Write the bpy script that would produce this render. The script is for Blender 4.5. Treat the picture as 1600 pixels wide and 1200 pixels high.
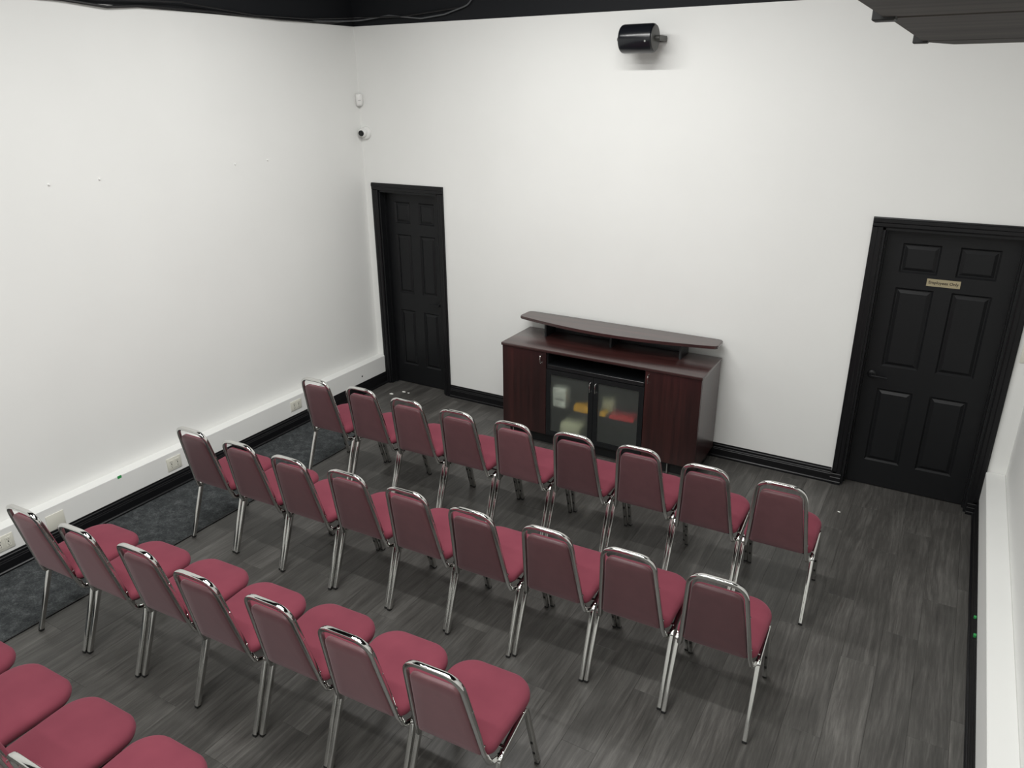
import bpy, bmesh, math, random
from mathutils import Vector, Matrix

for o in list(bpy.data.objects): bpy.data.objects.remove(o, do_unlink=True)
SC = bpy.context.scene
COL = SC.collection
rng = random.Random(7)

# ------------------------------------------------------------------ camera
CAM = Vector((5.13816, -5.89262, 2.97210)); YAW, PITCH, ROLL, FPX = -0.531710, -0.375920, -0.008336, 1174.82
def cam_axes():
    cy, sy = math.cos(YAW), math.sin(YAW)
    fw = Vector((sy*math.cos(PITCH), cy*math.cos(PITCH), math.sin(PITCH)))
    r = Vector((cy, -sy, 0)); u = r.cross(fw)
    c, s = math.cos(ROLL), math.sin(ROLL)
    return r*c+u*s, -r*s+u*c, fw
_r, _u, _f = cam_axes()
cd = bpy.data.cameras.new('camera'); cam = bpy.data.objects.new('camera', cd); COL.objects.link(cam)
cd.sensor_width = 36; cd.sensor_fit = 'HORIZONTAL'; cd.lens = FPX/1600*36; cd.clip_start = 0.02
cam.matrix_world = Matrix(((_r.x, _u.x, -_f.x, CAM.x), (_r.y, _u.y, -_f.y, CAM.y), (_r.z, _u.z, -_f.z, CAM.z), (0, 0, 0, 1)))
SC.camera = cam

# ------------------------------------------------------------------ world, exposure
w = bpy.data.worlds.new('world'); SC.world = w; w.use_nodes = True
w.node_tree.nodes['Background'].inputs[0].default_value = (.8, .85, .9, 1)
w.node_tree.nodes['Background'].inputs[1].default_value = 0.0     # closed room: its ceiling lamps are the only light
vs = SC.view_settings
vs.view_transform = 'Standard'; vs.look = 'None'; vs.gamma = 1; vs.use_curve_mapping = False; vs.exposure = 0.0

# ------------------------------------------------------------------ the room's strip lights (all run along x, above the frame)
LAMPS = [(2.65, -2.0, 84, 2.4, 4.15), (3.35, -4.0, 80, 3.4, 4.5), (3.4, -5.9, 88, 3.6, 4.5), (3.3, -7.5, 74, 3.6, 4.5)]   # x, y, watts, length, height
for (lx, ly, pw, ll, LZ) in LAMPS:
    ld = bpy.data.lights.new('ceiling_strip_lamp_offscreen', 'AREA'); ld.shape = 'RECTANGLE'; ld.size = ll; ld.size_y = 0.13
    ld.energy = pw; ld.color = (1.0, .995, .975)
    lo = bpy.data.objects.new('ceiling_strip_lamp_offscreen', ld); COL.objects.link(lo); lo.location = (lx, ly, LZ)

# ------------------------------------------------------------------ helpers
def srgb(r, g, b):
    f = lambda c: (c/255/12.92) if c/255 <= .04045 else ((c/255+.055)/1.055)**2.4
    return (f(r), f(g), f(b), 1)
def mat(name, col, rough=.5, metal=0, spec=.5, coat=0):
    m = bpy.data.materials.new(name); m.use_nodes = True
    b = m.node_tree.nodes['Principled BSDF']
    b.inputs['Base Color'].default_value = col if len(col) == 4 else (*col, 1)
    b.inputs['Roughness'].default_value = rough; b.inputs['Metallic'].default_value = metal
    b.inputs['Specular IOR Level'].default_value = spec
    if coat: b.inputs['Coat Weight'].default_value = coat; b.inputs['Coat Roughness'].default_value = .15
    return m
def N(m, t, **kw):
    n = m.node_tree.nodes.new(t)
    for k, v in kw.items(): setattr(n, k, v)
    return n
def L(m, a, b): m.node_tree.links.new(a, b)
def bsdf(m): return m.node_tree.nodes['Principled BSDF']
def noise(m, vec, scale, detail=3, rough=.5):
    n = N(m, 'ShaderNodeTexNoise'); n.inputs['Scale'].default_value = scale
    n.inputs['Detail'].default_value = detail; n.inputs['Roughness'].default_value = rough
    if vec: L(m, vec, n.inputs['Vector'])
    return n
def ramp(m, fac, stops):
    r = N(m, 'ShaderNodeValToRGB'); e = r.color_ramp.elements
    while len(e) < len(stops): e.new(.5)
    for i, (p, c) in enumerate(stops): e[i].position = p; e[i].color = c
    L(m, fac, r.inputs[0]); return r
def mapping(m, vec, scale):
    mp = N(m, 'ShaderNodeMapping'); mp.inputs['Scale'].default_value = scale; L(m, vec, mp.inputs[0]); return mp
def bump(m, h, s, d=.01):
    b = N(m, 'ShaderNodeBump'); b.inputs['Strength'].default_value = s; b.inputs['Distance'].default_value = d
    L(m, h, b.inputs['Height']); L(m, b.outputs[0], bsdf(m).inputs['Normal'])
def objco(m): return N(m, 'ShaderNodeTexCoord').outputs['Object']

def finish(name, bm, m, parent=None, smooth=False, loc=None):
    bmesh.ops.recalc_face_normals(bm, faces=bm.faces)
    me = bpy.data.meshes.new(name); bm.to_mesh(me); bm.free()
    if m: me.materials.append(m)
    if smooth:
        for p in me.polygons: p.use_smooth = True
        if smooth != 'all':
            me.set_sharp_from_angle(angle=math.radians(smooth if smooth is not True else 40))
    o = bpy.data.objects.new(name, me); COL.objects.link(o)
    if parent: o.parent = parent
    if loc: o.location = loc
    return o
def tag(o, label, cat, group=None, kind=None):
    o['label'] = label; o['category'] = cat
    if group: o['group'] = group
    if kind: o['kind'] = kind
    return o
def empty(name, loc=(0, 0, 0), rz=0):
    o = bpy.data.objects.new(name, None); COL.objects.link(o); o.location = loc; o.rotation_euler = (0, 0, rz)
    o.empty_display_size = .1; return o
def box(bm, x0, x1, y0, y1, z0, z1, bev=0, seg=1):
    vs_ = [bm.verts.new(c) for c in ((x0, y0, z0), (x1, y0, z0), (x1, y1, z0), (x0, y1, z0), (x0, y0, z1), (x1, y0, z1), (x1, y1, z1), (x0, y1, z1))]
    fs = [bm.faces.new([vs_[i] for i in q]) for q in ((0, 3, 2, 1), (4, 5, 6, 7), (0, 1, 5, 4), (1, 2, 6, 5), (2, 3, 7, 6), (3, 0, 4, 7))]
    if bev:
        es = {e for f in fs for e in f.edges}
        bmesh.ops.bevel(bm, geom=list(es), offset=bev, segments=seg, profile=.5, affect='EDGES')
    return bm
def bx(name, m, x0, x1, y0, y1, z0, z1, parent=None, bev=0, seg=1):
    bm = bmesh.new(); box(bm, x0, x1, y0, y1, z0, z1, bev, seg)
    return finish(name, bm, m, parent, smooth=(40 if bev and seg > 1 else False))
def prism(bm, prof, axis, a0, a1):
    """extrude a closed 2D profile along an axis; prof gives the other two coordinates in order"""
    def P(p, a):
        return {'x': (a, p[0], p[1]), 'y': (p[0], a, p[1]), 'z': (p[0], p[1], a)}[axis]
    A = [bm.verts.new(P(p, a0)) for p in prof]; B = [bm.verts.new(P(p, a1)) for p in prof]
    n = len(prof)
    for i in range(n): bm.faces.new((A[i], A[(i+1) % n], B[(i+1) % n], B[i]))
    bm.faces.new(A[::-1]); bm.faces.new(B)
    return bm
def rsec(w, h, r, n=3):
    """rounded rectangle section"""
    pts = []
    for cx, cy, a0 in ((w/2-r, h/2-r, 0), (-w/2+r, h/2-r, 90), (-w/2+r, -h/2+r, 180), (w/2-r, -h/2+r, 270)):
        for k in range(n):
            a = math.radians(a0+90*k/(n-1)); pts.append((cx+r*math.cos(a), cy+r*math.sin(a)))
    return pts
def fillet(pts, rad, n=5):
    out = [Vector(pts[0])]
    for i in range(1, len(pts)-1):
        p0, p1, p2 = Vector(pts[i-1]), Vector(pts[i]), Vector(pts[i+1])
        r = rad[i] if isinstance(rad, (list, tuple)) else rad
        a = (p0-p1); b = (p2-p1); la, lb = a.length, b.length
        a.normalize(); b.normalize()
        ang = a.angle(b); t = min(r/math.tan(ang/2), la*.48, lb*.48)
        s, e = p1+a*t, p1+b*t
        for k in range(n+1):
            u = k/n; out.append((1-u)**2*s+2*u*(1-u)*p1+u*u*e)
    out.append(Vector(pts[-1])); return out
def sweep(bm, path, sec, ref=(1, 0, 0), caps=True):
    """sweep a section; section x follows ref (kept perpendicular), section y = tangent x ref"""
    path = [Vector(p) for p in path]; n = len(path); rings = []
    ref = Vector(ref)
    for i, p in enumerate(path):
        t = (path[min(i+1, n-1)]-path[max(i-1, 0)]).normalized()
        a = (ref-t*ref.dot(t))
        if a.length < 1e-4: a = t.orthogonal()
        a.normalize(); b = t.cross(a)
        rings.append([bm.verts.new(p+a*x+b*y) for x, y in sec])
        ref = a
    m = len(sec)
    for i in range(n-1):
        for k in range(m): bm.faces.new((rings[i][k], rings[i][(k+1) % m], rings[i+1][(k+1) % m], rings[i+1][k]))
    if caps: bm.faces.new(rings[0][::-1]); bm.faces.new(rings[-1])
    return bm
def circ(r, n=8): return [(r*math.cos(2*math.pi*k/n), r*math.sin(2*math.pi*k/n)) for k in range(n)]
def lathe(bm, prof, origin, axis, n=24):
    """prof: (radius, height) pairs along axis"""
    ax = Vector(axis).normalized(); a = ax.orthogonal().normalized(); b = ax.cross(a); o = Vector(origin)
    rings = []
    for r, h in prof:
        if r < 1e-6: rings.append([bm.verts.new(o+ax*h)])
        else: rings.append([bm.verts.new(o+ax*h+(a*math.cos(2*math.pi*k/n)+b*math.sin(2*math.pi*k/n))*r) for k in range(n)])
    for i in range(len(rings)-1):
        A, B = rings[i], rings[i+1]
        for k in range(n):
            k2 = (k+1) % n
            if len(A) == 1 and len(B) == 1: continue
            if len(A) == 1: bm.faces.new((A[0], B[k2], B[k]))
            elif len(B) == 1: bm.faces.new((A[k], A[k2], B[0]))
            else: bm.faces.new((A[k], A[k2], B[k2], B[k]))
    if len(rings[0]) > 1: bm.faces.new(rings[0][::-1])
    if len(rings[-1]) > 1: bm.faces.new(rings[-1])
    return bm

# ------------------------------------------------------------------ materials
def wall_mat():
    m = mat('white_wall_paint', (.80, .80, .775), .55, spec=.3); c = objco(m)
    n = noise(m, c, 1.3, 3); r = ramp(m, n.outputs[0], [(.3, (.79, .795, .775, 1)), (.7, (.815, .82, .80, 1))])
    L(m, r.outputs[0], bsdf(m).inputs['Base Color'])
    n2 = noise(m, c, 160, 2); bump(m, n2.outputs[0], .06, .002); return m
WHITE = wall_mat()
def black_paint(name, col, rough, bs=.08):
    m = mat(name, col, rough, spec=.3); n = noise(m, objco(m), 90, 3); bump(m, n.outputs[0], bs, .002); return m
BLACKC = black_paint('black_ceiling_paint', (.006, .007, .009), .7)
DOORB = black_paint('charcoal_door_paint', (.0075, .008, .009), .42)
TRIMB = black_paint('black_trim_gloss', (.006, .006, .007), .33, .04)

def plank_mat():
    m = mat('grey_vinyl_plank', (.08, .077, .072), .38, spec=.45)
    info = N(m, 'ShaderNodeObjectInfo'); c = objco(m)
    comb = N(m, 'ShaderNodeCombineXYZ'); mul = N(m, 'ShaderNodeMath', operation='MULTIPLY'); mul.inputs[1].default_value = 37
    L(m, info.outputs['Random'], mul.inputs[0]); L(m, mul.outputs[0], comb.inputs[0]); L(m, mul.outputs[0], comb.inputs[1])
    add = N(m, 'ShaderNodeVectorMath', operation='ADD'); L(m, c, add.inputs[0]); L(m, comb.outputs[0], add.inputs[1])
    v = add.outputs[0]
    n0 = noise(m, mapping(m, v, (3.2, .55, 1)).outputs[0], 1.6, 2)
    # cathedral grain: distort the cross axis, then stripes
    dist = N(m, 'ShaderNodeMath', operation='MULTIPLY'); dist.inputs[1].default_value = .16; L(m, n0.outputs[0], dist.inputs[0])
    cx = N(m, 'ShaderNodeCombineXYZ'); L(m, dist.outputs[0], cx.inputs[0])
    add2 = N(m, 'ShaderNodeVectorMath', operation='ADD'); L(m, v, add2.inputs[0]); L(m, cx.outputs[0], add2.inputs[1])
    g = noise(m, mapping(m, add2.outputs[0], (42, 1.3, 1)).outputs[0], 1, 4, .62)
    f = noise(m, mapping(m, v, (120, 7, 1)).outputs[0], 1, 4, .7)
    b = noise(m, mapping(m, v, (7, 2.2, 1)).outputs[0], 1, 3)
    def mixf(a, bb, fac):
        mx = N(m, 'ShaderNodeMix'); mx.inputs[0].default_value = fac; L(m, a, mx.inputs[2]); L(m, bb, mx.inputs[3]); return mx.outputs[0]
    t = mixf(mixf(g.outputs[0], f.outputs[0], .45), b.outputs[0], .30)
    r = ramp(m, t, [(.33, (.034, .0325, .030, 1)), (.5, (.073, .070, .065, 1)), (.66, (.138, .133, .124, 1))])
    tone = N(m, 'ShaderNodeMapRange'); tone.inputs[3].default_value = .84; tone.inputs[4].default_value = 1.17
    L(m, info.outputs['Random'], tone.inputs[0])
    hsv = N(m, 'ShaderNodeHueSaturation'); L(m, r.outputs[0], hsv.inputs['Color']); L(m, tone.outputs[0], hsv.inputs['Value'])
    L(m, hsv.outputs[0], bsdf(m).inputs['Base Color'])
    rr = N(m, 'ShaderNodeMapRange'); rr.inputs[3].default_value = .30; rr.inputs[4].default_value = .5; L(m, b.outputs[0], rr.inputs[0])
    L(m, rr.outputs[0], bsdf(m).inputs['Roughness'])
    bump(m, t, .12, .002); return m
PLANK = plank_mat()
SUBF = mat('dark_subfloor', (.02, .02, .019), .8)
def carpet_mat():
    m = mat('charcoal_carpet', (.04, .043, .045), .95, spec=.1); c = objco(m)
    n = noise(m, c, 95, 5, .8); n2 = noise(m, c, 14, 4, .6)
    mx = N(m, 'ShaderNodeMix'); mx.inputs[0].default_value = .4; L(m, n.outputs[0], mx.inputs[2]); L(m, n2.outputs[0], mx.inputs[3])
    r = ramp(m, mx.outputs[0], [(.36, (.020, .0225, .024, 1)), (.52, (.054, .059, .061, 1)), (.66, (.125, .132, .134, 1))])
    L(m, r.outputs[0], bsdf(m).inputs['Base Color']); bump(m, n.outputs[0], .6, .006); return m
CARPET = carpet_mat()
def wood_mat(name, dark, mid, light, axis, rough=.32, spec=.5):
    m = mat(name, mid, rough, spec=spec); c = objco(m)
    sc = {'x': (1.2, 30, 30), 'y': (30, 1.2, 30), 'z': (30, 30, 1.2)}[axis]
    g = noise(m, mapping(m, c, sc).outputs[0], 1, 4, .6); sc2 = tuple(s*.2 for s in sc)
    h = noise(m, mapping(m, c, sc2).outputs[0], 1, 2)
    mx = N(m, 'ShaderNodeMix'); mx.inputs[0].default_value = .5; L(m, g.outputs[0], mx.inputs[2]); L(m, h.outputs[0], mx.inputs[3])
    r = ramp(m, mx.outputs[0], [(.36, (*dark, 1)), (.5, (*mid, 1)), (.64, (*light, 1))])
    L(m, r.outputs[0], bsdf(m).inputs['Base Color']); bump(m, g.outputs[0], .04, .001); return m
MAHV = wood_mat('mahogany_vertical', (.013, .0036, .0036), (.024, .0064, .006), (.046, .012, .0105), 'z', .32, .8)
MAHH = wood_mat('mahogany_horizontal', (.020, .007, .0065), (.034, .0115, .0105), (.056, .019, .017), 'x', .27, .9)
for _n, _v in (('Coat Weight', .45), ('Coat Roughness', .3)): bsdf(MAHH).inputs[_n].default_value = _v; bsdf(MAHV).inputs[_n].default_value = _v*.6
BLKLAM = mat('black_laminate', (.010, .011, .012), .3, spec=.5)
def chrome_mat():
    m = mat('chrome', (.72, .72, .70), .14, 1.0)
    n = noise(m, objco(m), 12, 3); rr = N(m, 'ShaderNodeMapRange'); rr.inputs[3].default_value = .04; rr.inputs[4].default_value = .12
    L(m, n.outputs[0], rr.inputs[0]); L(m, rr.outputs[0], bsdf(m).inputs['Roughness']); return m
CHROME = chrome_mat()
def fabric_mat():
    m = mat('burgundy_fabric', (.27, .042, .078), .85, spec=.15); c = objco(m)
    info = N(m, 'ShaderNodeObjectInfo')
    n = noise(m, c, 5, 3); r = ramp(m, n.outputs[0], [(.3, (.168, .036, .054, 1)), (.7, (.198, .044, .064, 1))])
    tone = N(m, 'ShaderNodeMapRange'); tone.inputs[3].default_value = .93; tone.inputs[4].default_value = 1.07
    L(m, info.outputs['Random'], tone.inputs[0])
    hsv = N(m, 'ShaderNodeHueSaturation'); L(m, r.outputs[0], hsv.inputs['Color']); L(m, tone.outputs[0], hsv.inputs['Value'])
    L(m, hsv.outputs[0], bsdf(m).inputs['Base Color'])
    bsdf(m).inputs['Sheen Weight'].default_value = .2; bsdf(m).inputs['Sheen Tint'].default_value = (.8, .35, .45, 1)
    n2 = noise(m, c, 420, 2); bump(m, n2.outputs[0], .25, .001); return m
FABRIC = fabric_mat()
def vinyl_mat():
    m = mat('burgundy_vinyl', (.085, .027, .033), .42, spec=.5); c = objco(m)
    info = N(m, 'ShaderNodeObjectInfo')
    n = noise(m, c, 7, 4, .6); r = ramp(m, n.outputs[0], [(.3, (.098, .041, .047, 1)), (.7, (.130, .056, .063, 1))])
    tone = N(m, 'ShaderNodeMapRange'); tone.inputs[3].default_value = .8; tone.inputs[4].default_value = 1.3
    L(m, info.outputs['Random'], tone.inputs[0])
    hsv = N(m, 'ShaderNodeHueSaturation'); L(m, r.outputs[0], hsv.inputs['Color']); L(m, tone.outputs[0], hsv.inputs['Value'])
    L(m, hsv.outputs[0], bsdf(m).inputs['Base Color'])
    rr = N(m, 'ShaderNodeMapRange'); rr.inputs[3].default_value = .34; rr.inputs[4].default_value = .52; L(m, n.outputs[0], rr.inputs[0])
    L(m, rr.outputs[0], bsdf(m).inputs['Roughness'])
    bsdf(m).inputs['Sheen Weight'].default_value = .30; bsdf(m).inputs['Sheen Roughness'].default_value = .45; bsdf(m).inputs['Sheen Tint'].default_value = (.85, .68, .72, 1)
    n2 = noise(m, c, 300, 2); bump(m, n2.outputs[0], .12, .001); return m
VINYL = vinyl_mat()
RUBBER = mat('black_rubber', (.012, .012, .012), .6)
IVORY = mat('ivory_plastic', (.70, .69, .61), .35)
WPLAST = mat('white_plastic', (.78, .78, .76), .35)
DARKHOLE = mat('dark_hole', (.01, .01, .01), .8)
SPKBLK = mat('gloss_black_plastic', (.008, .009, .012), .22)
SPKCAP = mat('grey_black_plastic', (.055, .055, .05), .4)
BRACKET = mat('dark_bracket_metal', (.06, .06, .055), .35, .6)
def frost_mat():
    m = mat('frosted_glass', (.80, .84, .80), .37); b = bsdf(m)
    b.inputs['Transmission Weight'].default_value = .96; b.inputs['IOR'].default_value = 1.15
    n = noise(m, objco(m), 400, 2); bump(m, n.outputs[0], .05, .001); return m
FROST = frost_mat()
BRASS = mat('gold_sign_plate', (.46, .40, .26), .38, .55)
SIGNTXT = mat('dark_sign_lettering', (.03, .02, .012), .5)
SOFFIT = wood_mat('dark_brown_wood_board', (.028, .024, .021), (.048, .042, .037), (.075, .066, .058), 'x', .6, .25)
GREEN = mat('green_tape', (.03, .32, .08), .5)

# ------------------------------------------------------------------ the room
XW, XLF, XRF = 5.768, 0.101, 5.648       # right wall, left ledge face, right ledge face
HW, HC = 3.504, 4.95                     # top of the white paint, open ceiling
YR = -8.6                                # wall behind the camera
ZL, ZR, ZB = .3076, .3612, .128
D1 = (.157, .873); D2 = (4.705, 5.583); DH = 2.04; CW = .07
def S(o, label, cat): return tag(o, label, cat, kind='structure')

floor = S(bx('floor', SUBF, -.1, XW+.1, YR, .14, -.12, -.004), 'dark grey wood-look vinyl plank floor', 'floor')
PWD, PLN, GAP = .182, 1.22, .0006
pm = {}
def plank(x0, x1, y0, y1):
    key = (round(x1-x0, 4), round(y1-y0, 4))
    if key not in pm:
        bm = bmesh.new(); a, b = key
        box(bm, -a/2, a/2, -b/2, b/2, -.0045, 0)
        top = [e for e in bm.edges if all(v.co.z > -.001 for v in e.verts)]
        bmesh.ops.bevel(bm, geom=top, offset=.0006, segments=1, affect='EDGES')
        me = bpy.data.meshes.new('plank'); bm.to_mesh(me); bm.free(); me.materials.append(PLANK); pm[key] = me
    o = bpy.data.objects.new('plank', pm[key]); COL.objects.link(o); o.parent = floor
    o.location = ((x0+x1)/2, (y0+y1)/2, 0)
x = XLF; k = 0
while x < XRF-.001:
    x2 = min(x+PWD, XRF); off = (0, .41, .81, .2, .61, 1.01)[k % 6] + rng.uniform(-.05, .05)
    y = .13; first = True
    while y > -7.3:
        y2 = y-(PLN-off if first else PLN); first = False
        plank(x+GAP/2, x2-GAP/2, max(y2, -7.5)+GAP/2, y-GAP/2); y = y2
    x = x2; k += 1

# walls (white up to HW, black painted above)
bm = bmesh.new()
for x0, x1, z0, z1 in ((-.15, D1[0], 0, HW), (D1[0], D1[1], DH, HW), (D1[1], D2[0], 0, HW), (D2[0], D2[1], DH, HW), (D2[1], XW+.15, 0, HW)):
    box(bm, x0, x1, 0, .15, z0, z1)
wb = S(finish('wall_back', bm, WHITE), 'white back wall with two black doors', 'wall')
wl = S(bx('wall_left', WHITE, -.15, 0, YR, 0, 0, HW), 'long white left wall above the outlet ledge', 'wall')
wr = S(bx('wall_right', WHITE, XW, XW+.15, YR, 0, 0, HW), 'white right wall beside the employees door', 'wall')
wq = S(bx('wall_rear', WHITE, -.15, XW+.15, YR-.15, YR, 0, HW), 'white wall at the rear of the room', 'wall')
bx('upper_wall', BLACKC, -.15, XW+.15, 0, .15, HW, HC, wb); bx('upper_wall', BLACKC, -.15, 0, YR, 0, HW, HC, wl)
bx('upper_wall', BLACKC, XW, XW+.15, YR, 0, HW, HC, wr); bx('upper_wall', BLACKC, -.15, XW+.15, YR-.15, YR, HW, HC, wq)
ceil = S(bx('ceiling', BLACKC, -.15, XW+.15, YR-.15, .15, HC, HC+.12), 'black painted open ceiling', 'ceiling')

# white boxed ledges along the side walls
bm = bmesh.new(); box(bm, 0, XLF, YR, -.002, 0, ZL, .004)
S(finish('trim_1', bm, WHITE), 'white boxed-out ledge with outlets along the left wall', 'ledge')
bm = bmesh.new(); box(bm, XRF, XW, YR, -.002, 0, ZR, .004)
S(finish('trim_2', bm, WHITE), 'white boxed-out ledge along the right wall', 'ledge')

# moulded black baseboards
def bb_prof(h=ZB, t=.016):
    return [(0, 0), (t+.010, 0), (t+.010, .016), (t+.004, .022), (t, .024), (t, h*.58), (t-.003, h*.62), (t-.003, h*.68), (t-.006, h*.72),
            (t-.006, h*.86), (t-.010, h*.90), (t-.012, h), (0, h)]
bm = bmesh.new()
for a, b in ((D1[1]+CW, D2[0]-CW-.005),): prism(bm, [(-p[0], p[1]) for p in bb_prof()], 'x', a, b)
S(finish('baseboard_back', bm, TRIMB), 'black moulded baseboard along the back wall', 'baseboard')
bm = bmesh.new(); prism(bm, [(XLF+p[0], p[1]) for p in bb_prof()], 'y', YR, -.022)
S(finish('baseboard_left', bm, TRIMB), 'black moulded baseboard under the left ledge', 'baseboard')
bm = bmesh.new(); prism(bm, [(XRF-p[0], p[1]) for p in bb_prof()], 'y', YR, -.03)
S(finish('baseboard_right', bm, TRIMB), 'black moulded baseboard under the right ledge', 'baseboard')

# door casings, jambs, doors
def casing(name, d, label, x_left=None, plinth=False):
    bm = bmesh.new(); t = .022
    prof = [(0, 0), (0, .012), (.008, .017), (.03, .017), (.036, .022), (.058, .022), (.062, .019), (CW, .016), (CW, 0)]  # (distance from opening, proud)
    zt = 0.0
    prism(bm, [(d[0]-a, -b) for a, b in prof], 'z', 0, DH)
    prism(bm, [(d[1]+a, -b) for a, b in prof], 'z', 0, DH)
    prism(bm, [(-b, DH+a) for a, b in prof], 'x', d[0]-CW, d[1]+CW)
    o = S(finish(name, bm, TRIMB), label, 'door frame')
    j = bmesh.new(); box(j, d[0], d[0]+.018, -.001, .15, 0, DH); box(j, d[1]-.018, d[1], -.001, .15, 0, DH); box(j, d[0], d[1], -.001, .15, DH-.018, DH)
    box(j, d[0]+.018, d[0]+.03, .06, .092, 0, DH-.018); box(j, d[1]-.03, d[1]-.018, .06, .092, 0, DH-.018); box(j, d[0]+.018, d[1]-.018, .06, .092, DH-.03, DH-.018)
    finish('jamb', j, DOORB, o)
    if plinth:
        for px in (d[0]-CW-.006, d[1]-.002):
            b = bmesh.new()
            prism(b, [(0, 0), (-.034, 0), (-.034, .02), (-.030, .026), (-.030, .055), (-.026, .060), (-.026, .085), (-.022, .09), (-.022, .105), (0, .105)], 'x', px, px+CW+.008)
            finish('plinth_block', b, TRIMB, o)
    return o
casing('trim_3', D1, 'black moulded frame around the narrow door in the corner')
casing('trim_4', D2, 'black moulded frame around the employees door', plinth=True)
def door(name, d, lever_x, lever_dir, label):
    yf, th = .094, .036; x0, x1 = d[0]+.02, d[1]-.02; z0, z1 = .008, DH-.02
    W = x1-x0; st = .105*W/.72 if W < .75 else .118; mid = .105 if W < .75 else .112
    pw = (W-2*st-mid)/2
    xs = [x0, x0+st, x0+st+pw, x0+st+pw+mid, x1-st, x1]
    zs = [z0, .215, .82, 1.0, 1.605, 1.715, 1.925, z1]
    bm = bmesh.new(); vc = {}
    def V(x, y, z):
        k = (round(x, 5), round(y, 5), round(z, 5))
        if k not in vc: vc[k] = bm.verts.new((x, y, z))
        return vc[k]
    panels = []
    for i in range(5):
        for j in range(7):
            a, b, c, e = xs[i], xs[i+1], zs[j], zs[j+1]
            if i in (1, 3) and j in (1, 3, 5):
                s, g = .012, yf+.012
                O = [(a, c), (b, c), (b, e), (a, e)]; I = [(a+s, c+s), (b-s, c+s), (b-s, e-s), (a+s, e-s)]
                for k in range(4):
                    k2 = (k+1) % 4
                    bm.faces.new((V(O[k][0], yf, O[k][1]), V(O[k2][0], yf, O[k2][1]), V(I[k2][0], g, I[k2][1]), V(I[k][0], g, I[k][1])))
                bm.faces.new([V(p[0], g, p[1]) for p in I]); panels.append((a+s, b-s, c+s, e-s, g))
            else: bm.faces.new((V(a, yf, c), V(b, yf, c), V(b, yf, e), V(a, yf, e)))
    yb = yf+th
    bm.faces.new((V(x0, yb, z0), V(x1, yb, z0), V(x1, yb, z1), V(x0, yb, z1)))
    bt = [V(q, yf, z0) for q in xs]; bm.faces.new(bt+[V(x1, yb, z0), V(x0, yb, z0)])
    bt = [V(q, yf, z1) for q in xs]; bm.faces.new(bt+[V(x1, yb, z1), V(x0, yb, z1)])
    bt = [V(x0, yf, q) for q in zs]; bm.faces.new(bt+[V(x0, yb, z1), V(x0, yb, z0)])
    bt = [V(x1, yf, q) for q in zs]; bm.faces.new(bt+[V(x1, yb, z1), V(x1, yb, z0)])
    o = S(finish(name, bm, DOORB), label, 'door')
    for a, b, c, e, g in panels:
        bm = bmesh.new(); i1, i2 = .004, .026
        A = [(a+i1, g+.001, c+i1), (b-i1, g+.001, c+i1), (b-i1, g+.001, e-i1), (a+i1, g+.001, e-i1)]
        B = [(a+i2, yf+.001, c+i2), (b-i2, yf+.001, c+i2), (b-i2, yf+.001, e-i2), (a+i2, yf+.001, e-i2)]
        A = [bm.verts.new(q) for q in A]; B = [bm.verts.new(q) for q in B]
        for k in range(4): bm.faces.new((A[k], A[(k+1) % 4], B[(k+1) % 4], B[k]))
        bm.faces.new(B); bm.faces.new(A[::-1]); finish('raised_panel', bm, DOORB, o)
    bm = bmesh.new(); zl = .925
    lathe(bm, [(.031, 0), (.031, .006), (.026, .010), (.012, .012), (.011, .045)], (lever_x, yf, zl), (0, -1, 0), 20)
    sweep(bm, fillet([(lever_x, yf-.030, zl), (lever_x, yf-.048, zl), (lever_x+lever_dir*.11, yf-.048, zl-.004)], .012), rsec(.018, .012, .005), (0, 0, 1))
    finish('lever_handle', bm, DOORB, o, True)
    return o
door('door_1', D1, .795, -1, 'narrow black six-panel door in the corner')
door2 = door('door_2', D2, 4.79, 1, 'wide black six-panel door with a small gold sign')

# sign on the wide door
sg = empty('door_sign', (5.138, .094, 1.665)); tag(sg, 'small gold plate reading Employees Only on the black door', 'sign')
bx('plate', BRASS, -.105, .105, -.004, 0, -.0265, .0265, sg, .001)
tc = bpy.data.curves.new('lettering', 'FONT'); tc.body = 'Employees Only'; tc.size = .0285; tc.align_x = 'CENTER'; tc.align_y = 'CENTER'; tc.extrude = .0006; tc.offset = .0006
to = bpy.data.objects.new('lettering_tmp', tc); COL.objects.link(to)
dg = bpy.context.evaluated_depsgraph_get(); tm = bpy.data.meshes.new_from_object(to.evaluated_get(dg)); bpy.data.objects.remove(to)
tm.materials.clear(); tm.materials.append(SIGNTXT)
tx = bpy.data.objects.new('lettering', tm); COL.objects.link(tx); tx.parent = sg; tx.location = (0, -.0045, .001); tx.rotation_euler = (math.pi/2, 0, 0)

# carpet runner on the left
bm = bmesh.new(); box(bm, XLF+.027, .802, -7.4, -1.0, 0, .006, .002)
tag(finish('carpet_runner', bm, CARPET), 'charcoal speckled carpet strip along the left baseboard', 'carpet')
bm = bmesh.new(); box(bm, .802, .811, -7.4, -1.0, 0, .007, .001)
tag(finish('carpet_edge_strip', bm, TRIMB), 'thin black edging strip along the charcoal carpet', 'edge strip')

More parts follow.
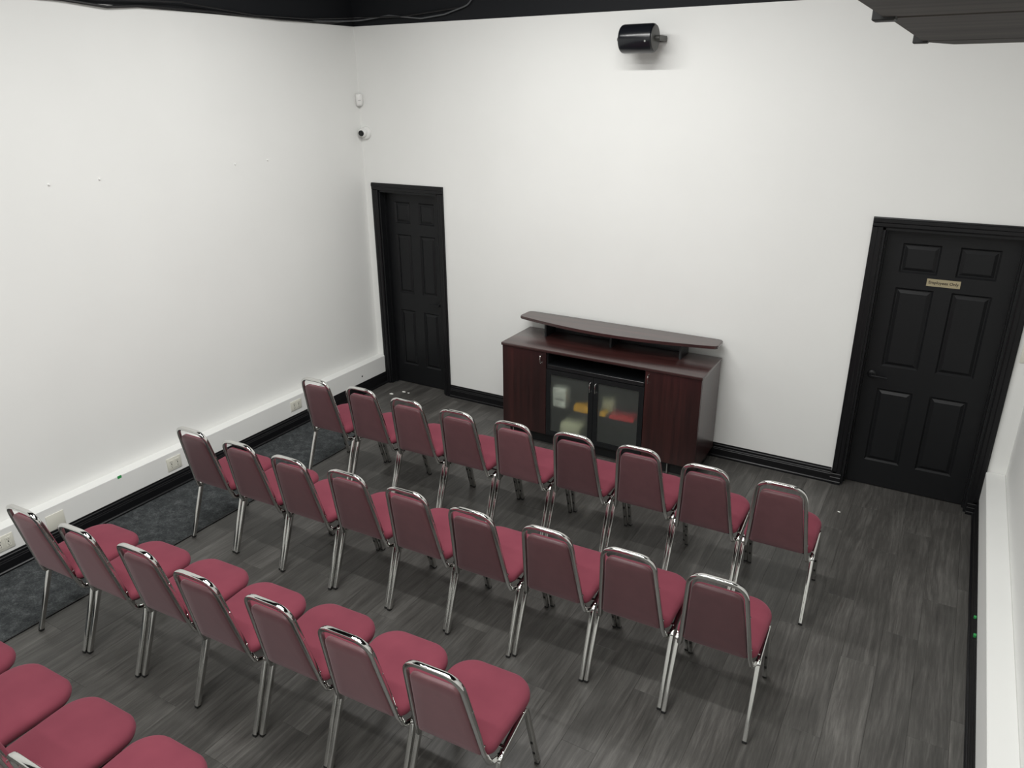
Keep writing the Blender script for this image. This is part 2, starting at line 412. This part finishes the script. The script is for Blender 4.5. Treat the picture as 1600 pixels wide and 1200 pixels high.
# ------------------------------------------------------------------ mahogany credenza
CX0, CX1, CYF, CYB, CT = 1.905, 3.683, -.556, -.045, .908
cz = empty('credenza', ((CX0+CX1)/2, (CYF+CYB)/2, 0)); tag(cz, 'mahogany media cabinet with frosted glass doors and raised shelf on top', 'cabinet')
ox, oy = cz.location.x, cz.location.y
def cbx(name, m, x0, x1, y0, y1, z0, z1, parent=None, bev=.0015, seg=1):
    return bx(name, m, x0-ox, x1-ox, y0-oy, y1-oy, z0, z1, parent or cz, bev, seg)
DL, DR = 2.338, 3.226
cbx('top_panel', MAHH, CX0-.006, CX1+.006, CYF-.012, CYB, CT-.026, CT, bev=.003, seg=2)
cbx('side_panel', MAHV, CX0, CX0+.018, CYF+.019, CYB, .10, CT-.026); cbx('side_panel', MAHV, CX1-.018, CX1, CYF+.019, CYB, .10, CT-.026)
cbx('partition', BLKLAM, DL-.009, DL+.009, CYF+.019, CYB-.012, .118, CT-.026); cbx('partition', BLKLAM, DR-.009, DR+.009, CYF+.019, CYB-.012, .118, CT-.026)
cbx('back_panel', BLKLAM, CX0+.018, CX1-.018, CYB-.012, CYB-.001, .118, CT-.026)
cbx('bottom_panel', BLKLAM, CX0+.018, CX1-.018, CYF+.019, CYB-.001, .10, .118)
cbx('plinth', BLKLAM, CX0+.03, CX1-.03, CYF+.07, CYB-.03, 0, .10)
cbx('shelf', BLKLAM, DL+.009, DR-.009, CYF+.004, CYB-.012, .738, .772)
cbx('shelf', BLKLAM, DL+.009, DR-.009, CYF+.06, CYB-.012, .355, .373)
for lx in (1.99, 3.446):
    bm = bmesh.new(); lathe(bm, [(.016, 0), (.018, .004), (.014, .008), (.006, .010), (.006, .1)], (lx-ox, CYF+.035-oy, 0), (0, 0, 1), 12); finish('leveling_foot', bm, CHROME, cz, True)
def bow_handle(x, z0, z1, y, parent):
    bm = bmesh.new(); sweep(bm, fillet([(x-ox, y-oy, z0), (x-ox, y-.022-oy, z0+.006), (x-ox, y-.026-oy, (z0+z1)/2), (x-ox, y-.022-oy, z1-.006), (x-ox, y-oy, z1)], .008, 3), circ(.004, 8))
    return finish('handle', bm, CHROME, parent, True)
for x0, x1, hx in ((CX0+.001, DL-.002, 2.293), (DR+.002, CX1-.001, 3.256)):
    d = cbx('cabinet_door', MAHV, x0, x1, CYF, CYF+.018, .116, CT-.03); bow_handle(hx, .775, .850, CYF, d)
for x0, x1, hx in ((DL+.002, 2.7805, 2.758), (2.7835, DR-.002, 2.806)):
    bm = bmesh.new(); z0, z1, f = .12, .733, .042
    for q in ((x0, x0+f, z0, z1), (x1-f, x1, z0, z1), (x0+f, x1-f, z0, z0+f), (x0+f, x1-f, z1-f, z1)): box(bm, q[0]-ox, q[1]-ox, CYF-oy, CYF+.018-oy, q[2], q[3])
    d = finish('glass_door', bm, BLKLAM, cz); d['label'] = 'black framed frosted glass door'
    cbx('glass_pane', FROST, x0+f-.004, x1-f+.004, CYF+.006, CYF+.011, z0+f-.004, z1-f+.004, d, 0)
    bow_handle(hx, .60, .685, CYF, d)
# raised shelf with bowed front
bm = bmesh.new(); pts = []
xa, xb = 1.893, 3.690; n = 28
pts += [(xb-.045, -.035), (xa+.045, -.035)]
for k in range(1, 4): a = math.radians(90+30*k); pts.append((xa+.045+.045*math.cos(a), -.080+.045*math.sin(a)))
yl = -.205
for k in range(6): a = math.radians(180+75*k/5); pts.append((xa+.035+.035*math.cos(a), yl-.0+.035*math.sin(a)))
for k in range(1, n): u = k/n; pts.append((xa+.05+(xb-xa-.10)*u, -.243-.115*math.sin(math.pi*u)))
for k in range(6): a = math.radians(285+75*k/5); pts.append((xb-.035+.035*math.cos(a), yl+.035*math.sin(a)))
for k in range(0, 3): a = math.radians(0+30*k); pts.append((xb-.045+.045*math.cos(a), -.080+.045*math.sin(a)))
prism(bm, [(p[0]-ox, p[1]-oy) for p in pts], 'z', 1.033, 1.058)
es = [e for e in bm.edges if abs(e.verts[0].co.z-e.verts[1].co.z) < 1e-5]
bmesh.ops.bevel(bm, geom=es, offset=.005, segments=2, affect='EDGES')
finish('raised_shelf', bm, MAHH, cz, 35)
for a in (2.160, 2.783, 3.392): cbx('shelf_support', BLKLAM, a, a+.018, -.255, -.06, CT, 1.034)
cbx('riser_back', BLKLAM, 2.178, 3.392, -.072, -.06, CT, 1.034)
# things blurred behind the frosted glass
def item(name, m, x0, x1, y0, y1, z0, z1, label, cat, bev=.004): return tag(bx(name, m, x0, x1, y0, y1, z0, z1, None, bev, 2), label, cat)
pw_ = mat('white_card', (.85, .85, .80), .6); py = mat('yellow_card', (.85, .42, .03), .5); pr = mat('red_card', (.55, .02, .03), .5); pc = mat('cream_paper', (.70, .68, .48), .7)
it = item('white_box', pw_, 2.375, 2.50, -.50, -.40, .374, .555, 'white box blurred behind the left frosted glass door', 'box')
bm = bmesh.new(); box(bm, -.05, .05, -.002, 0, -.008, .008); b_ = finish('box_stripe', bm, mat('grey_print', (.35, .35, .33), .6), it); b_.location = (2.4375, -.5005, .455)
item('yellow_box', py, 2.585, 2.735, -.51, -.41, .374, .432, 'yellow box on the cabinet shelf behind the frosted glass', 'box')
item('yellow_packet', py, 2.82, 2.875, -.50, -.41, .374, .412, 'small yellow packet behind the right frosted glass door', 'packet')
item('cream_carton', pc, 2.80, 2.90, -.40, -.30, .374, .50, 'cream carton behind the yellow packet inside the cabinet', 'carton')
item('red_folder', pr, 2.91, 3.13, -.505, -.36, .374, .405, 'red folder lying on the shelf behind frosted glass', 'folder')
item('cream_bag', pc, 2.44, 2.64, -.50, -.25, .119, .235, 'cream bag on the cabinet floor behind frosted glass', 'bag', .03)

# ------------------------------------------------------------------ chairs
def seat_outline(s=1.0, inset=0.0, n=8):
    """rounded outline of the cushion: wide round front corners"""
    yf, yb, wf, wb_ = .252-inset, -.180+inset, .206-inset, .198-inset
    rf, rb = max(.115-inset, .02), max(.05-inset, .015)
    pts = []
    for cx, cy, r, a0 in ((wf-rf, yf-rf, rf, 0), (-wf+rf, yf-rf, rf, 90), (-wb_+rb, yb+rb, rb, 180), (wb_-rb, yb+rb, rb, 270)):
        for k in range(n+1): a = math.radians(a0+90*k/n); pts.append((cx+r*math.cos(a), cy+r*math.sin(a)))
    out = []
    for p in pts:   # slightly bowed front edge
        out.append((p[0], p[1]+(.012*(1-(p[0]/.2)**2) if p[1] > .1 else 0)))
    return out
def ringmesh(bm, rings, cap0=True, cap1=True):
    R_ = [[bm.verts.new(p) for p in r] for r in rings]; m = len(R_[0])
    for i in range(len(R_)-1):
        for k in range(m): bm.faces.new((R_[i][k], R_[i][(k+1) % m], R_[i+1][(k+1) % m], R_[i+1][k]))
    if cap0: bm.faces.new(R_[0][::-1])
    if cap1: bm.faces.new(R_[-1])
    return bm
HB, HT = Vector((0, -.168, .420)), Vector((0, -.279, .897))     # plane of the back: bottom and top
HV = (HT-HB).normalized(); HLEN = (HT-HB).length; HN = Vector((0, HV.z, -HV.y))   # HN points to the front
def hp(x, v, d=0): return HB + Vector((x, 0, 0)) + HV*v + HN*d
def back_outline(v0, v1, w0, w1, r0, r1, n=6):
    pts = []; c = [(w1, v1), (-w1, v1), (-w0, v0), (w0, v0)]; rr = [r1, r1, r0, r0]
    for i in range(4):
        p0, p1, p2 = Vector(c[i-1]), Vector(c[i]), Vector(c[(i+1) % 4])
        a = (p0-p1).normalized(); b = (p2-p1).normalized(); t = rr[i]/math.tan(a.angle(b)/2)
        for k in range(n+1):
            u = k/n; q = (1-u)**2*(p1+a*t)+2*u*(1-u)*p1+u*u*(p1+b*t); pts.append((q.x, q.y))
    return pts
def make_chair():
    t = empty('banquet_chair')
    # seat cushion
    def sr(inset, z, crown=0): return [(p[0], p[1], z+crown) for p in seat_outline(1, inset)]
    bm = bmesh.new()
    ringmesh(bm, [sr(.014, .436), sr(.004, .440), sr(0, .452), sr(.002, .468), sr(.010, .480), sr(.026, .488), sr(.055, .4935), sr(.10, .497), sr(.15, .498)])
    finish('seat', bm, FABRIC, t, 'all')
    bm = bmesh.new(); ringmesh(bm, [sr(.03, .420), sr(.022, .423), sr(.022, .437)]); finish('seat_pan', bm, RUBBER, t)
    # backrest cushion (fabric front) and vinyl rear
    def br(ins, d, dv=0): return [tuple(hp(x, v+dv, d)) for x, v in back_outline(.014+ins, .428-ins, .155-ins, .1145-ins, max(.018-ins, .008), max(.048-ins*.7, .012))]
    bm = bmesh.new(); ringmesh(bm, [br(.004, .006), br(.001, .012), br(.003, .020), br(.012, .028), br(.035, .034), br(.065, .036)])
    finish('backrest', bm, FABRIC, t, 'all')
    bm = bmesh.new(); ringmesh(bm, [br(.002, .011), br(.0, .006), br(.0, -.004), br(.004, -.0095), br(.012, -.0125), br(.05, -.014)])
    finish('back_panel', bm, VINYL, t, 'all')
    # chrome back hoop
    w0, w1 = .168, .127
    path = [hp(-.192, -.066, .062), hp(-w0-.008, -.044, .006), hp(-w0+.002, .02), hp(-w1, HLEN), hp(w1, HLEN), hp(w0-.002, .02), hp(w0+.008, -.044, .006), hp(.192, -.066, .062)]
    bm = bmesh.new(); sweep(bm, fillet(path, [0, .03, .03, .085, .085, .03, .03, 0], 8), rsec(.025, .022, .006, 4), tuple(HN))
    finish('back_frame', bm, CHROME, t, 45)
    for s in (-1, 1):
        # leg frame of one side: front leg, rail, rear leg
        ff, ft, rt, rf = (s*.203, .247, .012), (s*.199, .130, .434), (s*.199, -.106, .380), (s*.203, -.246, .012)
        full = fillet([ff, ft, rt, rf], [0, .035, .04, 0], 6)
        sec = rsec(.0245, .026, .0055, 4)
        i1, i2 = 7, 8        # split: front leg | rail | rear leg
        bm = bmesh.new(); sweep(bm, full[:i1+1], sec); fl = finish('leg', bm, CHROME, t, 45)
        bm = bmesh.new(); sweep(bm, full[i1:i2+1], sec); finish('side_rail', bm, CHROME, t, 45)
        bm = bmesh.new(); sweep(bm, full[i2:], sec)
        for q in range(3):   # crimped inside of the bend
            a = full[i2+2+q]; lathe(bm, [(0, -.0135), (.011, -.0125), (.0145, 0), (.011, .0125), (0, .0135)], (a.x, a.y-.004, a.z+.002), (1, 0, 0), 10)
        rl = finish('leg', bm, CHROME, t, 45)
        dfl = (Vector(ft)-Vector(ff))
        for u in (.20, .40):      # black plugs on the rear face of the front leg
            c = Vector(ff)+dfl*u; bm = bmesh.new(); box(bm, c.x-.006, c.x+.006, c.y-.0155, c.y-.008, c.z-.009, c.z+.007, .001); finish('plug', bm, RUBBER, fl)
        for p, lg in ((ff, fl), (rf, rl)):
            bm = bmesh.new(); box(bm, p[0]-.0115, p[0]+.0115, p[1]-.0135, p[1]+.0135, 0, .018, .003); finish('rubber_foot', bm, RUBBER, lg)
        # screws holding hoop and cushion
        for v, xx in ((.08, .1625), (.30, .1435)):
            c = hp(s*xx, v, .004); bm = bmesh.new(); lathe(bm, [(.0055, 0), (.005, .003), (0, .0045)], (c.x+s*.008, c.y, c.z), (s, 0, 0), 8); finish('screw', bm, CHROME, t, True)
    bm = bmesh.new(); sweep(bm, [(-.199, -.07, .400), (.199, -.07, .400)], rsec(.018, .012, .004), (0, 1, 0)); finish('cross_bar', bm, CHROME, t, 45)
    bm = bmesh.new(); sweep(bm, [(-.199, .08, .424), (.199, .08, .424)], rsec(.018, .012, .004), (0, 1, 0)); finish('cross_bar', bm, CHROME, t, 45)
    return t
chair0 = make_chair()
def copy_tree(o, parent=None):
    c = o.copy(); COL.objects.link(c); c.parent = parent
    for ch in list(o.children): copy_tree(ch, c)
    return c
ORD = ['first', 'second', 'third', 'fourth', 'fifth', 'sixth', 'seventh', 'eighth', 'ninth']
ROWS = [   # measured position of the top of each chair back
 [(1.112, -2.028), (1.524, -1.999), (1.951, -2.008), (2.396, -2.005), (2.806, -1.982), (3.236, -1.945), (3.643, -1.917), (4.097, -1.957), (4.52, -1.953)],
 [(1.036, -3.102), (1.478, -3.09), (1.882, -3.085), (2.302, -3.052), (2.725, -3.045), (3.154, -3.048), (3.612, -3.009), (4.043, -2.989), (4.482, -2.987)],
 [(1.067, -4.214), (1.514, -4.184), (1.952, -4.145), (2.378, -4.148), (2.802, -4.111), (3.248, -4.103), (3.679, -4.087)],
 [(1.460, -5.143), (1.900, -5.133), (2.340, -5.118), (2.783, -5.108)]]
RNAME = ['in the row nearest the mahogany cabinet', 'in the second row from the cabinet', 'in the third row from the cabinet']
first = True; dupes = []
for ri, row in enumerate(ROWS):
    ang = math.atan2(row[-1][1]-row[0][1], row[-1][0]-row[0][0])
    for ci, (hx, hy) in enumerate(row):
        c = chair0 if first else copy_tree(chair0); first = False
        a = ang
        n_ = len(row); mx = sum(q[0] for q in row)/n_; pitch = max((row[-1][0]-row[0][0])/(n_-1), .4325)
        cx, cy = mx+.024+pitch*(ci-(n_-1)/2), hy-.004
        c.rotation_euler = (0, 0, a); c.location = (cx-math.sin(a)*.281, cy+math.cos(a)*.281, 0)
        if ri < 3: lab = 'burgundy chrome-framed banquet chair, %s from the left wall %s' % (ORD[ci], RNAME[ri])
        else: lab = 'burgundy banquet chair in the fourth row, behind the %s chair of the third row' % ORD[ci+1]
        tag(c, lab, 'chair', 'burgundy banquet chairs in four rows')

# ------------------------------------------------------------------ wall mounted things
# loudspeaker
sp = empty('wall_speaker', (2.885, 0, 3.297)); tag(sp, 'black cylindrical loudspeaker mounted high on the white back wall', 'speaker')
bm = bmesh.new()
lathe(bm, [(0, -.128), (.085, -.128), (.096, -.122), (.100, -.108), (.100, .108), (.097, .120), (.090, .126), (0, .126)], (0, -.185, 0), (1, 0, 0), 40)
finish('cabinet', bm, SPKBLK, sp, 35)
for s in (-1, 1):
    bm = bmesh.new(); lathe(bm, [(.088, .1262), (.088, .130), (.078, .132), (0, .132)], (0, -.185, 0), (s, 0, 0), 36); finish('end_cap', bm, SPKCAP, sp, 35)
bm = bmesh.new()
sweep(bm, fillet([(.155, -.185, 0), (.155, -.02, 0)], .01), rsec(.004, .04, .0015), (1, 0, 0))
sweep(bm, fillet([(-.155, -.185, 0), (-.155, -.02, 0)], .01), rsec(.004, .04, .0015), (1, 0, 0))
box(bm, -.157, .157, -.022, -.017, -.02, .02); box(bm, -.05, .05, -.02, 0, -.05, .05, .003)
finish('bracket', bm, BRACKET, sp)
bm = bmesh.new()
for s in (-1, 1): lathe(bm, [(.018, .130), (.018, .162), (.014, .166), (0, .166)], (0, -.185, 0), (s, 0, 0), 16)
finish('knob', bm, SPKCAP, sp, 35)
bm = bmesh.new(); lathe(bm, [(.007, 0), (.007, .001), (0, .001)], (.085, -.185-.098, -.022), (0, -1, -.2), 12); finish('badge', bm, CHROME, sp)

# motion sensor in the corner
ms = empty('motion_sensor', (.005, -.005, 2.872), -math.pi/4); ms.rotation_euler = (0, 0, math.radians(45)); tag(ms, 'small white motion sensor in the corner above the dome camera', 'sensor')
bm = bmesh.new()
prof = [(-.0325, .0), (.0325, 0), (.0325, -.022), (.024, -.034), (.010, -.040), (-.010, -.040), (-.024, -.034), (-.0325, -.022)]
rings = []
for z, s in ((-.056, .55), (-.050, .80), (-.036, .97), (0, 1), (.040, 1), (.050, .92), (.055, .7)): rings.append([(p[0]*s, p[1]*(s if p[1] < -.01 else 1)-.026, z) for p in prof])
ringmesh(bm, rings); finish('housing', bm, WPLAST, ms, 40)
bx('lens_window', mat('grey_lens', (.3, .3, .3), .3), -.012, .012, -.0672, -.064, -.006, -.002, ms)
bx('mount', WPLAST, -.012, .012, -.03, .0, -.02, .02, ms)
# dome camera
dc = empty('dome_camera', (.066, 0, 2.574)); tag(dc, 'white dome security camera on the back wall near the corner', 'camera')
bm = bmesh.new(); lathe(bm, [(.060, 0), (.060, .018), (.056, .026), (.048, .030)], (0, 0, 0), (0, -1, 0), 28); finish('base', bm, WPLAST, dc, 40)
dv = Vector((-.05, -.93, -.36)).normalized(); dv = (Vector((4.2, -5.8, .2)).normalized()*.5+Vector((-.1, -1, -.2))*.5).normalized()
bm = bmesh.new(); lathe(bm, [(.044*math.cos(math.radians(a)), .044*math.sin(math.radians(a))) for a in range(-85, 56, 10)]+[(.024, .036)], (-.012, -.042, .002), dv, 28); finish('ball', bm, WPLAST, dc, 50)
bm = bmesh.new(); lathe(bm, [(.0275, .030), (.0275, .0375), (.024, .040), (.014, .0385), (.012, .042), (0, .043)], (-.012, -.042, .002), dv, 24); finish('lens', bm, mat('black_lens', (.006, .006, .007), .12), dc, 40)

# outlets on the left ledge
def outlet(y, z, w_, h_, kind, label):
    o = empty('wall_outlet' if kind else 'blank_plate', (XLF, y, z)); tag(o, label, 'outlet' if kind else 'wall plate')
    bx('plate', IVORY, -.001, .006, -w_/2, w_/2, -h_/2, h_/2, o, .0025, 2)
    for dy in ([-.027, .027] if kind else []):
        ins = bx('socket', IVORY, .005, .0085, dy-.018, dy+.018, -.034, .034, o, .001)
        bm = bmesh.new()
        for dz in (-.017, .017):
            box(bm, .0083, .009, dy-.007, dy-.005, dz-.004, dz+.005); box(bm, .0083, .009, dy+.005, dy+.007, dz-.004, dz+.005)
            lathe(bm, [(.0028, 0), (.0028, .0007)], (.0083, dy, dz-.009), (1, 0, 0), 8)
        finish('slots', bm, DARKHOLE, ins)
        bm = bmesh.new(); lathe(bm, [(.0042, 0), (.0042, .0014), (0, .0018)], (.008, dy, .0), (1, 0, 0), 8); finish('screw', bm, DARKHOLE, ins)
    return o
outlet(-3.948, .207, .125, .105, 1, 'ivory double outlet on the ledge beside the blank plate')
outlet(-3.605, .192, .122, .117, 0, 'blank ivory wall plate on the left ledge')
outlet(-2.650, .210, .127, .108, 1, 'ivory double outlet on the ledge by the second chair row')
outlet(-1.326, .219, .135, .092, 1, 'ivory double outlet on the ledge nearest the corner door')
bm = bmesh.new(); lathe(bm, [(.009, 0), (.009, .002), (.005, .0025), (0, .002)], (XLF-.0005, -.394, .193), (1, 0, 0), 12)
tag(finish('bored_hole', bm, DARKHOLE), 'small dark round hole in the ledge near the corner door', 'hole')
# light switch right of the wide door
sw = empty('light_switch', (5.716, 0, 1.277)); tag(sw, 'ivory light switch between the employees door and right wall', 'switch')
bx('plate', IVORY, -.037, .037, -.006, .001, -.075, .075, sw, .0025, 2); bx('rocker', WPLAST, -.017, .017, -.0095, -.005, -.034, .034, sw, .001)
# painted-over screws in the left wall
for y, z, wh in ((-3.077, 2.406, 'furthest from the corner'), (-2.729, 2.406, 'second furthest from the corner'), (-1.563, 2.409, 'second nearest the corner'), (-1.216, 2.414, 'nearest the corner')):
    bm = bmesh.new(); lathe(bm, [(.008, 0), (.008, .006), (.005, .011), (0, .012)], (-.001, y, z), (1, 0, 0), 10)
    tag(finish('wall_anchor', bm, WHITE, None, True), 'painted-over screw stub high on the left wall, ' + wh, 'screw', 'screw stubs in the left wall')
# green tape bits
for nm, (x0, x1, y0, y1, z0, z1), lb in (('tape_scrap', (XLF-.001, XLF+.001, -3.118, -3.086, .286, .3072), 'green tape scrap on the left ledge edge'),
        ('tape_scrap', (XRF-.0175, XRF-.004, -1.535, -1.518, .120, .131), 'green tape scrap on the right baseboard nearer the door'),
        ('tape_scrap', (XRF-.0175, XRF-.004, -1.712, -1.692, .117, .131), 'green tape scrap on the right baseboard further from the door')):
    tag(bx(nm, GREEN, x0, x1, y0, y1, z0, z1), lb, 'tape')
# paper scraps on the floor
for i, (x, y, s, lb) in enumerate(((.443, -.15, .028, 'larger white scrap lying before the corner door'), (.507, -.155, .018, 'small white scrap beside the larger scrap before the corner door'),
        (.36, -.26, .026, 'white scrap on the floor near the left baseboard corner'), (4.77, -.461, .013, 'tiny white scrap on the floor near the employees door'))):
    bm = bmesh.new(); k_ = 9; c_ = bm.verts.new((x, y, .006)); ring = []
    for j in range(k_):
        a = 2*math.pi*j/k_; r_ = s*rng.uniform(.6, 1.1); ring.append(bm.verts.new((x+r_*math.cos(a), y+.7*r_*math.sin(a), .0002+rng.uniform(0, .003))))
    for j in range(k_): bm.faces.new((ring[j], ring[(j+1) % k_], c_))
    tag(finish('paper_scrap', bm, pw_), lb, 'scrap')

# ------------------------------------------------------------------ overhead: boards, cables, lamp housings
zs_ = 3.03
ov = empty('overhead_boards', (5.4, -5.2, zs_)); tag(ov, 'dark brown wood boards of a low overhead soffit at the right wall', 'soffit')
for a, b, xl_ in ((-4.405, -4.545, 5.072), (-4.552, -5.035, 5.046), (-5.048, -5.55, 5.043), (-5.56, -6.05, 5.043), (-6.06, -6.55, 5.043)):
    bm = bmesh.new()
    if xl_ > 5.06: prism(bm, [(5.04, b), (XW, b), (XW, a), (5.085, a)], 'z', zs_, zs_+.03)
    else: box(bm, xl_, XW, b, a, zs_, zs_+.03, .003)
    o = finish('board', bm, SOFFIT, ov); o.location = (-5.4, 5.2, -zs_)
bm = bmesh.new(); box(bm, 5.06, XW, -6.55, -4.42, zs_+.03, zs_+.05); o = finish('backing', bm, BLACKC, ov); o.location = (-5.4, 5.2, -zs_)
for y in (-4.548, -5.041):
    bm = bmesh.new(); box(bm, 5.036, 5.056, y-.012, y+.014, zs_-.003, zs_+.016, .001); o = finish('hinge_bracket', bm, RUBBER, ov); o.location = (-5.4, 5.2, -zs_)
def cable(pts, r, m, label):
    bm = bmesh.new(); P = fillet(pts, .12, 4); sweep(bm, P, circ(r, 7), (0, 0, 1)); return tag(finish('ceiling_cable', bm, m, None, True), label, 'cable')
CABB = mat('black_cable', (.012, .012, .013), .45); CABG = mat('grey_cable', (.10, .105, .11), .45)
cable([(.012, -4.6, 3.53), (.02, -3.3, 3.515), (.02, -2.75, 3.508), (.025, -2.45, 3.488), (.02, -2.2, 3.512), (.02, -1.6, 3.52), (.02, -.9, 3.508), (.02, -.3, 3.52), (.03, -.02, 3.56)], .009, CABB, 'thick black cable drooping along the top of the left wall')
cable([(.03, -3.6, 3.56), (.05, -2.5, 3.53), (.05, -1.9, 3.56), (.04, -1.2, 3.52), (.05, -.6, 3.53), (.10, -.05, 3.57), (.6, -.03, 3.56), (1.2, -.03, 3.60)], .006, CABB, 'thin black cable looping through the ceiling corner')
cable([(.02, -.55, 3.520), (.05, -.30, 3.530), (.12, -.05, 3.545), (.45, -.03, 3.575), (.80, -.03, 3.535), (1.05, -.03, 3.555), (1.32, -.03, 3.62), (1.40, -.03, 3.85)], .006, CABG, 'grey cable curving above the corner of the back wall')
for i, (lx, ly, pw, LLEN, LZ) in enumerate(LAMPS):
    o = empty('strip_light', (lx, ly, LZ)); tag(o, 'white ceiling strip light, %s from the back wall' % ORD[i], 'ceiling light', 'ceiling strip lights')
    bx('housing', WPLAST, -LLEN/2-.02, LLEN/2+.02, -.08, .08, .004, .07, o, .004)
    for s in (-.9, .9):
        bm = bmesh.new(); sweep(bm, [(s, 0, .07), (s, 0, HC-LZ+.01)], circ(.004, 6)); finish('hanger', bm, CHROME, o)
